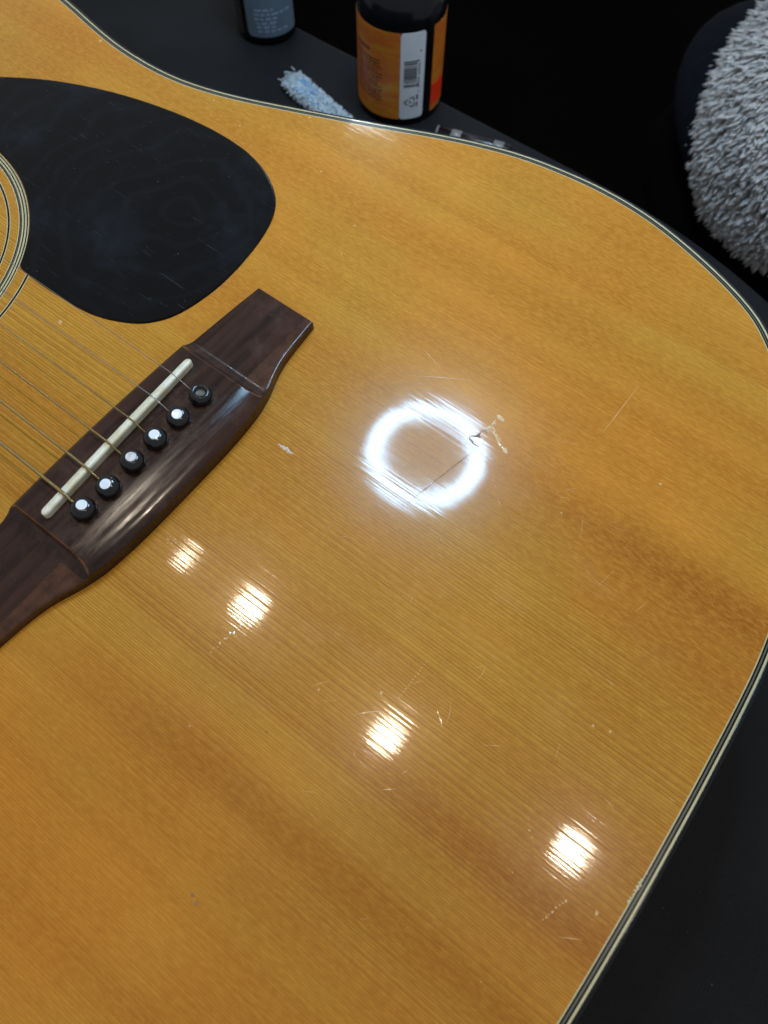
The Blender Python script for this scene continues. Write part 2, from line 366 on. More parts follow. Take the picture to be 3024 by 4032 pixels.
# soundboard with its sound hole
RC = np.array([-161.8, -4.8]); RH = 50.0
bm = bmesh.new()
def loop_edges(bm, P, z):
    vs = [bm.verts.new((p[0] * MM, p[1] * MM, z * MM)) for p in P]
    return [bm.edges.new((vs[i], vs[(i + 1) % len(vs)])) for i in range(len(vs))]
es = loop_edges(bm, resample(off(-2.55), 5), 0.0) + loop_edges(bm, circle(RC, RH, 120), 0.0)
bmesh.ops.triangle_fill(bm, use_beauty=True, use_dissolve=False, edges=es)
for f in list(bm.faces):
    c = f.calc_center_median()
    if (c.x / MM - RC[0]) ** 2 + (c.y / MM - RC[1]) ** 2 < (RH - 1) ** 2: bm.faces.remove(f)
for f in bm.faces:
    f.normal_update()
    if f.normal.z < 0: f.normal_flip()
me = bpy.data.meshes.new('soundboard'); bm.to_mesh(me); bm.free()
SB = link('soundboard', me, M_SPRUCE, G); SB.location = -G.location
V = []; hc = circle(RC, RH, 120)
for z in (0.0, -3.0): V += [(p[0] * MM, p[1] * MM, z * MM) for p in hc]
rim = part('sound_hole_rim', V, [(i, (i + 1) % 120, 120 + (i + 1) % 120, 120 + i) for i in range(120)], M_SPRUCE, SB)
# rosette rings
for r0, r1, mt, nm in ((71.8, 71.45, M_CREAM, 'cream_ring'), (71.45, 70.95, M_BLACKB, 'black_ring'), (70.95, 70.3, M_CREAM, 'cream_ring'), (70.3, 69.8, M_BLACKB, 'black_ring'), (69.8, 69.2, M_CREAM, 'cream_ring'), (69.2, 68.95, M_BLACKB, 'black_ring'), (68.95, 68.65, M_GREYB, 'grey_ring'), (68.65, 68.25, M_BLACKB, 'black_ring'), (68.25, 67.9, M_CREAM, 'cream_ring'),
                       (64.8, 64.5, M_CREAM, 'cream_ring'), (64.5, 63.75, M_BLACKB, 'black_ring'), (63.75, 63.45, M_CREAM, 'cream_ring'), (77.1, 76.8, M_CREAM, 'cream_ring'), (76.8, 76.0, M_BLACKB, 'black_ring'), (76.0, 75.7, M_CREAM, 'cream_ring')):
    z = 0.03 if mt is M_CREAM else 0.018
    ribbon_loop(nm, circle(RC, r0, 200), circle(RC, r1, 200), z, z, mt, G, drop=0.3)
# pickguard
pg = [(-185.8, 97.2), (-174.6, 104.6), (-162.6, 111.1), (-148.2, 117.2), (-135.8, 121.3), (-121.0, 125.0), (-106.1, 127.6), (-90.3, 129.0), (-76.3, 128.6), (-66.4, 126.9), (-58.4, 124.2), (-51.3, 120.4), (-45.6, 116.0), (-41.7, 111.2), (-38.8, 105.6), (-36.6, 99.0), (-35.2, 92.9), (-34.2, 86.5), (-33.3, 78.3), (-33.2, 67.9), (-34.5, 57.5), (-36.8, 49.3), (-40.4, 43.2), (-44.9, 38.7), (-51.3, 35.0), (-57.9, 32.4), (-66.3, 30.7), (-81.1, 29.8), (-91.9, 29.9), (-98.8, 30.6)]
arc = circle(RC, 72.1, 30, R(30), R(122))
pgl = np.vstack([catmull(pg, 6), arc[1:], catmull([tuple(arc[-1]), (-206, 64), (-207, 75), (-198, 87), (-185.8, 97.2)], 6)[1:-1]])
pgl = resample(pgl, 1.5); a_ = np.sum(pgl[:, 0] * np.roll(pgl[:, 1], -1) - np.roll(pgl[:, 0], -1) * pgl[:, 1])
if a_ < 0: pgl = pgl[::-1]
npg = normals2(smooth_loop(pgl, 2)); n = len(pgl); V = []
rows = [(pgl, 0.01), (pgl, 0.35), (pgl - npg * 0.12, 0.62), (pgl - npg * 0.38, 0.78), (pgl - npg * 0.75, 0.82)]
for L, z in rows: V += [(p[0] * MM, p[1] * MM, z * MM) for p in L]
F = [(r * n + i, r * n + (i + 1) % n, (r + 1) * n + (i + 1) % n, (r + 1) * n + i) for r in range(len(rows) - 1) for i in range(n)]
F.append(tuple((len(rows) - 1) * n + i for i in range(n)))
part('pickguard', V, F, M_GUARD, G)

# bridge: carved height field on a belly outline
def front_x(y):
    a = abs(y); return -22.2 + 0.00055 * a * a
rear_tab = [(0, 17.1), (16, 17.0), (24, 16.7), (30, 16.25), (36.5, 15.5), (44, 13.6), (50, 11.2), (54, 9.9), (58, 9.0), (63, 8.3), (70, 7.6), (76, 7.0)]
def rear_x(y):
    a = abs(y); return float(np.interp(a, [p[0] for p in rear_tab], [p[1] for p in rear_tab]))
ytab = np.linspace(-76, 76, 457); rtab = np.array([rear_x(v) for v in ytab])
for _ in range(30): rtab[1:-1] = 0.5 * rtab[1:-1] + 0.25 * (rtab[:-2] + rtab[2:])
HT = 8.6
def bridge_h(x, y):
    a = abs(y); xf = front_x(y); xr = float(np.interp(y, ytab, rtab))
    hc = HT
    if x > 4.5:
        u = min(1.0, (x - 4.5) / (xr - 4.5)); hc = 4.4 + (HT - 4.4) * math.sqrt(max(0, 1 - (u * 0.965) ** 2.1)) - 0.35 * u
    if x < xf + 3.2:
        u = max(0.0, (x - xf) / 3.2); hc = min(hc, 6.2 + (HT - 6.2) * math.sin(u * math.pi / 2))
    d = 44.8 - a; Rf = 8.0
    if d <= 0: hw = 4.1 - 0.018 * (a - 44.8)
    elif d < Rf: hw = 4.1 + Rf - math.sqrt(Rf * Rf - d * d)
    else: hw = 99
    k = 0.10
    mn = min(hc, hw)
    return mn
ys = np.unique(np.r_[np.linspace(-75.6, 75.6, 150), np.linspace(34, 47, 60), np.linspace(-47, -34, 60)])
nt = 70; V = []; NR = nt + 5
for y in ys:
    xf, xr = front_x(y), float(np.interp(y, ytab, rtab)); row = [(xf, 0.0), (xf + 0.05, bridge_h(xf, y) - 0.6)]
    for k in range(nt + 1):
        s = k / nt; x = xf + 0.35 + (xr - xf - 0.8) * s; row.append((x, bridge_h(x, y) - (0.10 if k in (0, nt) else 0)))
    row += [(xr - 0.12, bridge_h(xr - 0.5, y) - 0.45), (xr, 0.0)]
    NR = len(row); V += [(p[0] * MM, y * MM, p[1] * MM) for p in row]
F = []
for i in range(len(ys) - 1):
    for k in range(NR - 1): F.append((i * NR + k, i * NR + k + 1, (i + 1) * NR + k + 1, (i + 1) * NR + k))
F.append(tuple(range(NR))); F.append(tuple((len(ys) - 1) * NR + k for k in range(NR)))
BR = part('bridge', V, F, M_ROSE, G, smooth=True)
bm = bmesh.new(); bm.from_mesh(BR.data)
for e in bm.edges:
    if len(e.link_faces) == 2 and e.calc_face_angle() > R(38): e.smooth = False
bm.to_mesh(BR.data); bm.free()
wa = BR.data.attributes.new('wear', 'FLOAT', 'POINT'); wv_ = []
for v in BR.data.vertices:
    x, y, z = v.co.x / MM, v.co.y / MM, v.co.z / MM; a = abs(y); d = 44.8 - a; w_ = 0.0
    if 0 < d < 8.0 and z > 3:
        hwv = 4.1 + 8.0 - math.sqrt(8.0 ** 2 - d * d); hcv = bridge_h(x, math.copysign(30, y)) if a > 30 else 99
        w_ = max(0.0, 1 - abs(hwv - z) / 0.4) * max(0.0, 1 - max(0.0, hwv - bridge_h(x, math.copysign(37.5, y))) / 0.9) * (1 if hwv > z - 0.3 and hwv + 0.55 > bridge_h(x, math.copysign(37.5, y)) else 0)
    if z < 4.6 and z > 3.2 and x > 4: w_ = max(w_, 0.25)
    wv_.append(w_)
wa.data.foreach_set('value', wv_)
ga = BR.data.attributes.new('grime', 'FLOAT', 'POINT')
ga.data.foreach_set('value', [max([max(0.0, 1 - abs(math.hypot(v.co.x / MM, v.co.y / MM - (26.25 - 10.5 * i)) - 4.3) / 1.3) for i in range(6)] + [max(0.0, 1 - abs(abs(v.co.x / MM + 10) - 2.6) / 0.9) * (0.5 if abs(v.co.y / MM) < 36 else 0)]) for v in BR.data.vertices])
# bone saddle, slanted, rounded top, in its slot
sa, sb = np.array([-11.9, 34.4]), np.array([-8.2, -35.0]); V = []; ns = 40; prof = [(-1.28, 6), (-1.28, 10.5), (-1.25, 11.05), (-0.8, 11.3), (0.1, 11.36), (0.8, 11.3), (1.25, 10.95), (1.28, 10.3), (1.28, 6)]
dr = (sb - sa) / np.linalg.norm(sb - sa); nr = np.array([dr[1], -dr[0]])
if nr[0] < 0: nr = -nr
for i in range(ns + 1):
    s = 0.5 - 0.5 * math.cos(math.pi * i / ns); c = sa + (sb - sa) * s; e = min(s, 1 - s) * 69
    q = math.sqrt(max(0.0, 1 - max(0, 1 - e / 1.6) ** 2)) * 0.8 + 0.2; crown = 0.5 * (1 - (2 * s - 1) ** 2)
    for w, z in prof: V.append(((c[0] + nr[0] * w * q) * MM, (c[1] + nr[1] * w * q) * MM, (z + crown - (0.6 * (1 - q) if z > 7 else 0)) * MM))
NP = len(prof)
F = [(i * NP + k, i * NP + k + 1, (i + 1) * NP + k + 1, (i + 1) * NP + k) for i in range(ns) for k in range(NP - 1)] + [tuple(range(NP)), tuple(ns * NP + k for k in range(NP))]
part('saddle', V, F, M_BONE, BR, smooth=True)
# bridge pins
prof = [(2.5, -1.2), (2.6, 0.2), (2.95, 0.35), (3.55, 0.9), (3.88, 1.8), (3.92, 2.6), (3.75, 3.4), (3.3, 4.15), (2.75, 4.65), (2.2, 4.92), (1.85, 4.98)]
pv, pf = lathe([(r * MM, z * MM) for r, z in prof], 40)
pin_me = mesh('bridge_pin', pv, pf); pin_me.materials.append(M_PIN); pin_me.polygons.foreach_set('use_smooth', [True] * len(pin_me.polygons))
bmq = bmesh.new(); bmq.from_mesh(pin_me); bmesh.ops.recalc_face_normals(bmq, faces=bmq.faces); bmq.to_mesh(pin_me); bmq.free()
# the pin that has lost its dot is hollow on top
pv2, pf2 = lathe([(r * MM, z * MM) for r, z in prof[:-2]] + [(2.5 * MM, 4.75 * MM), (1.8 * MM, 4.6 * MM), (1.65 * MM, 3.3 * MM)], 40)
pin2 = mesh('bridge_pin_hollow', pv2, pf2); pin2.materials.append(M_PIN); pin2.polygons.foreach_set('use_smooth', [True] * len(pin2.polygons))
bmq = bmesh.new(); bmq.from_mesh(pin2); bmesh.ops.recalc_face_normals(bmq, faces=bmq.faces); bmq.to_mesh(pin2); bmq.free()
dv, df = lathe([(1.72 * MM, 4.7 * MM), (1.72 * MM, 5.03 * MM), (1.5 * MM, 5.12 * MM), (0.7 * MM, 5.16 * MM)], 32)
dot_me = mesh('pin_dot', dv, df); dot_me.materials.append(M_DOT)
dotw_me = mesh('worn_dot', dv, df); dotw_me.materials.append(M_DOTW)
hv, hf = lathe([(1.60 * MM, 3.2 * MM), (1.60 * MM, 3.42 * MM), (0.8 * MM, 3.34 * MM)], 24)
hole_me = mesh('bare_socket', hv, hf); hole_me.materials.append(M_HOLE)
PY = [26.25 - 10.5 * i for i in range(6)]
for i, py in enumerate(PY):
    o = link('bridge_pin', pin2 if i == 0 else pin_me, None, G); o.location = Vector((random.uniform(-.25, .25) * MM, py * MM, (7.9 + random.uniform(-.35, .3)) * MM)) - G.location
    o.rotation_euler = (R(random.uniform(-8, 8)), R(random.uniform(-8, 8)), R(random.uniform(0, 360)))
    if i == 0:
        tag(o, 'black pin with an empty socket where its dot is missing'); link('dot_socket', hole_me, None, o)
    elif i == 3:
        tag(o, 'black pin with a worn greyish dot'); link('pin_dot', dotw_me, None, o)
    else: link('pin_dot', dot_me, None, o)
# strings
for py, gz in zip(PY, (0.30, 0.41, 0.62, 0.84, 1.08, 1.38)):
    s = (py + 26.25) / 52.5; sx = -8.2 + (-11.9 + 8.2) * ((py + 35) / 69.4); cr = 11.4 + 0.5 * (1 - (py / 35) ** 2) + gz / 2
    far = (-640.0, py * 43 / 52.5, cr + 3.5)
    path = [(-3.1, py, 8.3), (-3.9, py, 8.9), (sx + 1.2, py, cr - 0.35), (sx + 0.3, py, cr), (sx - 0.8, py, cr + 0.02)]
    for u in (0.1, 0.3, 0.46): path.append((sx + (far[0] - sx) * u, py + (far[1] - py) * u, cr + (far[2] - cr) * u))
    v, f = tube([tuple(c * MM for c in p) for p in path], gz * 0.39 * MM, 10)
    part('string', v, f, M_STEEL if gz < 0.5 else M_WOUND, G, smooth=True)
# fingerboard end over the top of the body
fb = [(-214, 28.5), (-214, -28.5), (-320, -27), (-320, 27)]
V = [(x * MM, y * MM, z * MM) for z in (0.05, 9.0) for x, y in fb]
part('fingerboard', V, [(0, 1, 2, 3), (4, 7, 6, 5), (0, 4, 5, 1), (1, 5, 6, 2), (2, 6, 7, 3), (3, 7, 4, 0)], M_ROSE, G)

# ------------------------------------------------------------------ wear on the lacquer
def px(u, v, z=0.0):
    """photo position -> point on the horizontal plane at z (mm); used only to read off where marks lie"""
    d = rt * ((u - 1512) / 3028) + dn * ((v - 2016) / 3028) + fw
    tt = (z * MM - CAM.z) / d.z; q = CAM + d * tt; return np.array([q.x / MM, q.y / MM])
M_CRACK = mottled('dry_crack', (0.24, 0.13, 0.06), (0.32, 0.19, 0.10), 500, 0.85, spec=0.05)
M_FAINT = mottled('faint_rub', (0.56, 0.30, 0.09), (0.60, 0.33, 0.12), 700, 0.3)
M_FLAKE = mottled('pale_flaked_lacquer', (0.66, 0.44, 0.19), (0.80, 0.62, 0.38), 900, 0.08, spec=1.0)
def sliver(pts, w, h, mat, jag=0.3):
    """a thin ridge of lifted lacquer along a polyline (mm)"""
    P = catmull(pts, 6) if len(pts) > 2 else np.array([np.array(pts[0]) + (np.array(pts[1]) - np.array(pts[0])) * s for s in np.linspace(0, 1, 10)])
    V = []; n = len(P)
    for i, p in enumerate(P):
        tdir = P[min(i + 1, n - 1)] - P[max(i - 1, 0)]; tdir /= (np.linalg.norm(tdir) + 1e-9); nn = np.array([-tdir[1], tdir[0]])
        ww = w * (1 + random.uniform(-jag, jag)) * min(1, 0.15 + 2.2 * min(i, n - 1 - i) / n); ofs = nn * random.uniform(-jag, jag) * w * 0.5
        for s, z in ((-1, -0.01), (-0.45, h * random.uniform(0.6, 1)), (0.35, h * random.uniform(0.5, 1.0)), (1, -0.01)):
            q = p + ofs + nn * s * ww / 2; V.append((q[0] * MM, q[1] * MM, z * MM))
    F = [(i * 4 + k, i * 4 + k + 1, (i + 1) * 4 + k + 1, (i + 1) * 4 + k) for i in range(n - 1) for k in range(3)]
    o = part('scratch', V, F, mat, None, fixn=True); o.parent = SB
    return o
def chip(c, r, h=0.06, mat=None, el=1.0, ang=0.0):
    n = 7; V = []
    for q, z in ((1.0, -0.01), (0.55, h)):
        for k in range(n):
            a = 2 * math.pi * k / n; rr = r * q * random.uniform(0.7, 1.2); ux, uy = rr * math.cos(a) * el, rr * math.sin(a)
            V.append(((c[0] + ux * math.cos(ang) - uy * math.sin(ang)) * MM, (c[1] + ux * math.sin(ang) + uy * math.cos(ang)) * MM, z * random.uniform(0.7, 1.1) * MM))
    F = [(k, (k + 1) % n, n + (k + 1) % n, n + k) for k in range(n)] + [tuple(n + k for k in range(n))]
    o = part('chip', V, F, mat or M_SCUFF, None); o.parent = SB
c7 = lambda a, b: px(1800 + a * .18083, 1600 + b * .18083)
sliver([c7(250, 672), c7(330, 640), c7(420, 665), c7(520, 705)], 0.7, 0.05, M_CRACK, 0.6)
sliver([c7(480, 600), c7(545, 540), c7(610, 530), c7(640, 590)], 0.9, 0.05, M_CRACK, 0.6)
sliver([c7(620, 530), c7(690, 470), c7(740, 430)], 1.1, 0.2, M_FLAKE, 0.4)
sliver([c7(745, 425), c7(790, 360), c7(840, 300)], 0.6, 0.14, M_FLAKE, 0.4)
sliver([c7(380, 650), c7(470, 640), c7(540, 690)], 1.3, 0.05, M_CRACK, 0.6)
sliver([c7(250, 680), c7(340, 790), c7(470, 870)], 0.9, 0.10, M_CRACK, 0.5)
sliver([c7(740, 440), c7(830, 640), c7(940, 850), c7(1000, 920)], 1.0, 0.2, M_FLAKE, 0.35)
sliver([c7(980, 900), c7(1040, 950), c7(1095, 1040)], 1.6, 0.2, M_FLAKE, 0.2)
sliver([c7(860, 190), c7(930, 240), c7(1040, 350)], 1.5, 0.2, M_FLAKE, 0.2)
for a, b, c, d in ((760, 430, 850, 570), (840, 590, 900, 645), (880, 680, 960, 755), (780, 330, 840, 400), (745, 370, 800, 430)):
    sliver([c7(a, b), c7(c, d)], 0.6, 0.16, M_FLAKE, 0.2)
sliver([px(1916, 1734), px(1760, 1858), px(1596, 1988)], 0.50, 0.008, M_CRACK, 0.15)
sliver([px(2516, 1517), px(2440, 1618), px(2369, 1710)], 0.42, 0.006, M_FAINT, 0.3)
sliver([px(1672, 1378), px(1706, 1418), px(1745, 1460)], 0.40, 0.05, M_SCUFF, 0.8)
sliver([px(1612, 1478), px(1740, 1486), px(1865, 1499)], 0.35, 0.01, M_SCRATCH, 0.4)
M_DENT = mottled('grey_bruise', (0.46, 0.33, 0.21), (0.56, 0.45, 0.33), 900, 0.3)
sliver([px(1095, 1746), px(1125, 1768), px(1155, 1788)], 1.4, 0.05, M_DENT, 0.4)
for k in range(15):                                   # a row of pressed dots across the grain
    s = k / 14; q = px(1680 - 125 * s + random.uniform(-2, 2), 2605 + 165 * s); chip(q, 0.16 + 0.10 * math.sin(s * 3), 0.05)
for u, v, r in ((1501, 2729, .5), (2335, 2858, .35), (2403, 2881, .4), (2350, 3597, .5), (236, 1268, .9), (396, 160, .7), (520, 655, .3), (1700, 1905, .2), (1950, 1915, .25), (2010, 1595, .2), (1345, 1000, .3), (1397, 888, .35), (1265, 675, .4), (1580, 605, .3), (1940, 1165, .25), (2210, 2020, .3), (2600, 1905, .5), (1255, 2715, .3), (2085, 3270, .25), (1220, 462, .5), (944, 495, .35), (842, 395, .4)):
    chip(px(u, v), r, 0.05, M_SCUFF if r < .55 else M_SCRATCH, 1.4, random.uniform(0, 3))
for k in range(8):
    s = k / 7; chip(px(2230 - 90 * s + random.uniform(-4, 4), 3545 + 75 * s + random.uniform(-4, 4)), random.uniform(.15, .42), 0.06)
for k in range(14):
    s = k / 13; chip(px(1000 - 170 * s + random.uniform(-5, 5), 2425 + 138 * s + random.uniform(-6, 6)), random.uniform(.15, .38), 0.06, None, 1.5, 2.2)
for k in range(10):
    chip(px(random.uniform(655, 700), random.uniform(2120, 2155)), random.uniform(.12, .3), 0.05)
for a in (((1500, 3112), (1560, 3106)), ((2385, 2672), (2420, 2700)), ((2375, 3140), (2420, 3185)), ((1610, 3030), (1580, 3048)), ((1720, 2790), (1745, 2870)), ((1390, 2950), (1400, 2985)), ((1960, 1960), (1975, 2005)), ((2620, 3130), (2660, 3160)), ((2200, 3690), (2290, 3700))):
    sliver([px(*a[0]), px(*a[1])], 0.22, 0.03, M_SCUFF, 0.4)
for k in range(34):                                  # hairline scratches, mostly around the worn middle
    u, v_ = random.gauss(1650, 480), random.gauss(2300, 620); a_ = random.uniform(0, 3.14); L_ = random.uniform(25, 120)
    if not (u > 1150 and v_ > 900 and u + v_ * 0.55 < 4000): continue
    sliver([px(u, v_), px(u + L_ * 0.5 * math.cos(a_) + random.uniform(-6, 6), v_ + L_ * 0.5 * math.sin(a_) + random.uniform(-6, 6)), px(u + L_ * math.cos(a_), v_ + L_ * math.sin(a_))], random.uniform(.10, .22), 0.006, M_SCRATCH, 0.3)
for k in range(60):
    u, v_ = random.uniform(700, 2900), random.uniform(300, 3900)
    q = px(u, v_)
    if q[0] < 188 and abs(q[1]) < 165 and not (q[0] < 22 and abs(q[1]) < 80) and not (q[0] < -25 and q[1] > 25): chip(q, random.uniform(.08, .2), 0.03, M_SCUFF)
sliver([px(1395, 2815), px(1440, 2805), px(1530, 2798)], 0.3, 0.03, M_SCUFF, 0.6)
M_STAIN = mottled('brown_smudge', (0.26, 0.11, 0.03), (0.36, 0.17, 0.05), 500, 0.3)
chip(px(757, 3525), 0.7, 0.01, M_STAIN, 1.6, 0.6); chip(px(772, 3556), 0.8, 0.01, M_STAIN, 1.3, 2.0)
# nicks along the tail binding
for k in range(9):
    s = k / 8; q = px(2545 - 70 * s, 3440 + 110 * s); chip(q, random.uniform(.25, .6), 0.10, M_CREAM, 1.5, random.uniform(0, 3))

# ------------------------------------------------------------------ bottles
def cyl_patch(name, c, r, a0, a1, z0, z1, mat, parent, seg=24, corner=0.0, lift=0.15, slant=0.0):
    """a label wrapped round a cylinder (angles in degrees, mm), optional rounded corners"""
    V = []; F = []; n = seg
    for k in range(n + 1):
        s = k / n; a = R(a0 + (a1 - a0) * s); arc = min(s, 1 - s) * abs(a1 - a0) * math.pi / 180 * r
        e = 0.0
        if corner > 0 and arc < corner: e = corner - math.sqrt(max(0, corner ** 2 - (corner - arc) ** 2))
        lo = z0 + e + slant * s; hi = z1 - e
        for z, rr in ((lo, r + 0.02), (lo, r + lift), (hi, r + lift), (hi, r + 0.02)):
            V.append(((c[0] + rr * math.cos(a)) * MM, (c[1] + rr * math.sin(a)) * MM, z * MM))
    for k in range(n):
        for j in range(3): F.append((k * 4 + j, (k + 1) * 4 + j, (k + 1) * 4 + j + 1, k * 4 + j + 1))
    F += [(0, 1, 2, 3), (n * 4, n * 4 + 1, n * 4 + 2, n * 4 + 3)]
    o = part(name, V, F, mat, None)
    o.parent = parent
    rootloc = parent.location if parent.type == 'EMPTY' else Vector((0, 0, 0))
    o.location = -rootloc
    return o
def strokes(name, c, r, quads, mat, parent, lift=0.22):
    """flat print: little curved quads (a0,a1,z0,z1,skew) joined into one mesh"""
    V = []; F = []
    for a0, a1, z0, z1, sk in quads:
        n = max(1, int(abs(a1 - a0) / 4)); b = len(V)
        for k in range(n + 1):
            s = k / n; a = R(a0 + (a1 - a0) * s)
            for z in (z0, z1): V.append(((c[0] + (r + lift) * math.cos(a)) * MM, (c[1] + (r + lift) * math.sin(a)) * MM, (z + sk * s) * MM))
        for k in range(n): F.append((b + 2 * k, b + 2 * k + 2, b + 2 * k + 3, b + 2 * k + 1))
    o = part(name, V, F, mat, None, fixn=False); o.parent = parent
    return o
def flame_label():
    g = NT('orange_swirl_label'); o = g.vmath('MULTIPLY', g.obj(), (1000, 1000, 1000))
    f = g.noise(g.vmath('MULTIPLY', o, (0.05, 0.05, 0.16)), 1.0, 3, 0.5, dist=1.2)
    col = g.mix(g.ramp(f, 0.42, 0.62), (0.64, 0.155, 0.020), (0.68, 0.225, 0.020))
    col = g.mix(g.math('MULTIPLY', g.ramp(f, 0.58, 0.70), 0.5), col, (0.62, 0.36, 0.03))
    g.set(color=col, rough=0.35); return g.mat
M_BOTTLE = glossy('black_bottle_plastic', (0.005, 0.005, 0.006), 0.16, 0.25)
M_FLAME = flame_label()
M_WHITE = mottled('white_paper_label', (0.74, 0.78, 0.82), (0.80, 0.83, 0.87), 90, 0.45)
M_INK = mottled('dark_print', (0.035, 0.035, 0.05), (0.06, 0.06, 0.08), 500, 0.5)
M_BROWNINK = mottled('brown_print', (0.050, 0.018, 0.006), (0.08, 0.03, 0.008), 500, 0.45)
M_RED = glossy('red_sticker', (0.90, 0.045, 0.008), 0.4)
M_SLATE = mottled('slate_blue_label', (0.125, 0.165, 0.205), (0.140, 0.185, 0.225), 70, 0.4)
M_PALEINK = mottled('pale_print', (0.36, 0.43, 0.54), (0.44, 0.52, 0.64), 600, 0.5)
M_CLEAR = glossy('dark_glossy_sticker', (0.035, 0.030, 0.030), 0.15)

def bottle(name, label, c, r, hb, hs, rn, hn):
    b = thing(name, label, 'bottle', (c[0] * MM, c[1] * MM, ZB * MM))
    prof = [(r - 5, 0.0), (r - 2.2, 0.15), (r - 0.7, 1.1), (r, 3.2), (r, hb)]
    for k in range(1, 13):
        a = k / 12 * math.pi / 2; prof.append((rn + (r - rn) * math.cos(a), hb + (hs - hb) * math.sin(a) ** 1.1))
    prof += [(rn, hs + 4)]
    v, f = lathe([(p * MM, z * MM) for p, z in prof], 72, (c[0] * MM, c[1] * MM, ZB * MM)); part('bottle_body', v, f, M_BOTTLE, b, smooth=True)
    cp = [(rn + 2.5, hs + 3.0), (rn + 2.8, hs + 4), (rn + 2.6, hs + hn), (rn + 1.4, hs + hn + 1.0)]
    v, f = lathe([(p * MM, z * MM) for p, z in cp], 40, (c[0] * MM, c[1] * MM, ZB * MM)); part('cap', v, f, M_BOTTLE, b)
    return b
C1 = (-128.2, 313.3); R1 = 26.0; A1 = -54.4
b1 = bottle('polish_bottle', 'black plastic bottle with orange swirl label and white barcode panel behind the guitar', C1, R1, 62, 80, 10, 16)
l1 = cyl_patch('orange_label', C1, R1, A1 - 150, A1 - 0.1, ZB + 5.0, ZB + 59, M_FLAME, b1, 60)
lw = cyl_patch('barcode_panel', C1, R1, A1, A1 + 33, ZB + 5.0, ZB + 59, M_WHITE, b1, 20, corner=1.6)
l2 = cyl_patch('orange_label', C1, R1, A1 + 46.5, A1 + 150, ZB + 5.0, ZB + 59, M_FLAME, b1, 40)
st = cyl_patch('red_sticker', C1, R1 + 0.2, A1 + 46.8, A1 + 80, ZB + 9.0, ZB + 22.5, M_RED, b1, 14, lift=0.12)
tag(st, 'bright red sticker low on the orange label')
# barcode: bars run round the bottle, stacked up its height
q = []; z = ZB + 42.5; k = 0
bars = [(.9, .5), (1.0, .9), (.5, .8), (.6, .25), (.35, .25), (.5, .3), (.35, .3), (.55, .25), (.45, .35), (.6, .25), (.5, .25), (.7, .35), (.4, .4), (.35, .45), (.35, .6), (.3, .9), (.45, .3), (.7, .3)]
for i, (w, gp) in enumerate(bars):
    long = i in (0, 1, len(bars) - 1, len(bars) - 2)
    q.append((A1 + 5.0, A1 + (25.5 if i in (0, 16, 17) else 22.5), z - w, z, 0)); z -= w + gp * 0.9
q += [(A1 + 25.5, A1 + 27.6, ZB + 47.3, ZB + 48.3, 0), (A1 + 25.0, A1 + 26.6, ZB + 22.2, ZB + 23.0, 0)]
for k in range(5): q.append((A1 + 24.2, A1 + 26.4, ZB + 39.5 - k * 1.5, ZB + 40.4 - k * 1.5, 0)); q.append((A1 + 24.0, A1 + 26.2, ZB + 30.8 - k * 1.4, ZB + 31.6 - k * 1.4, 0))
strokes('barcode', C1, R1, q, M_INK, lw)
# recycling triangle, lying on its side, with two tiny words next to it
def ring_tri(ca, cz, s):
    pts = [(-1.0, 0.0), (0.72, 1.0), (0.72, -1.0)]; q = []; V = []; F = []
    P = []
    for i in range(3):
        a, b = np.array(pts[i]), np.array(pts[(i + 1) % 3])
        for u in np.linspace(0.12, 0.88, 6): P.append(a + (b - a) * u)
    P = smooth_loop(np.array(P), 1); n = len(P); N = normals2(P)
    for L in (P - N * 0.10, P + N * 0.10):
        for p in L:
            a = R(ca + p[0] * s / R1 * 180 / math.pi); V.append(((C1[0] + (R1 + .22) * math.cos(a)) * MM, (C1[1] + (R1 + .22) * math.sin(a)) * MM, (cz + p[1] * s) * MM))
    gaps = (2, 8, 14)
    F = [(i, (i + 1) % n, n + (i + 1) % n, n + i) for i in range(n) if i not in gaps]
    o = part('recycling_mark', V, F, M_INK, None, fixn=False); o.parent = lw
ring_tri(A1 + 13.5, ZB + 16.3, 3.9)
strokes('recycling_mark_text', C1, R1, [(A1 + 12.8, A1 + 15.6, ZB + 15.7, ZB + 16.9, 0), (A1 + 22.6, A1 + 25.2, ZB + 17.5, ZB + 20.6, 0), (A1 + 22.4, A1 + 24.6, ZB + 12.8, ZB + 15.8, 0)], M_INK, lw)
# illegible small print on the orange side: word-long dashes with ragged height
q = []
q.append((A1 - 72, A1 - 43, ZB + 44.5, ZB + 45.9, 0))
for i in range(13):
    z = ZB + 41.0 - i * 2.05; a = A1 - 72 + random.uniform(0, 2); end = A1 - random.choice((24, 26, 31, 24, 28))
    while a < end:
        w = random.uniform(2.5, 8); q.append((a, min(a + w, end), z - random.uniform(0.75, 1.0), z, 0)); a += w + 1.3
strokes('small_print', C1, R1, q, M_BROWNINK, l1)
C2 = (-240.5, 315.0); R2 = 20.0; A2 = math.degrees(math.atan2(-50.3 - 315, 132.7 + 240.5))
b2 = bottle('cleaner_bottle', 'small dark bottle with slate blue label and pale small print, further from the guitar bottom', C2, R2, 58, 72, 9, 15)
s2 = cyl_patch('slate_label', C2, R2, A2 - 41, A2 + 62, ZB + 6.2, ZB + 56, M_SLATE, b2, 40, corner=2.5)
cyl_patch('sticker_edge', C2, R2, A2 - 76, A2 - 52, ZB + 4.5, ZB + 56, M_CLEAR, b2, 12, corner=2.0)
q = []
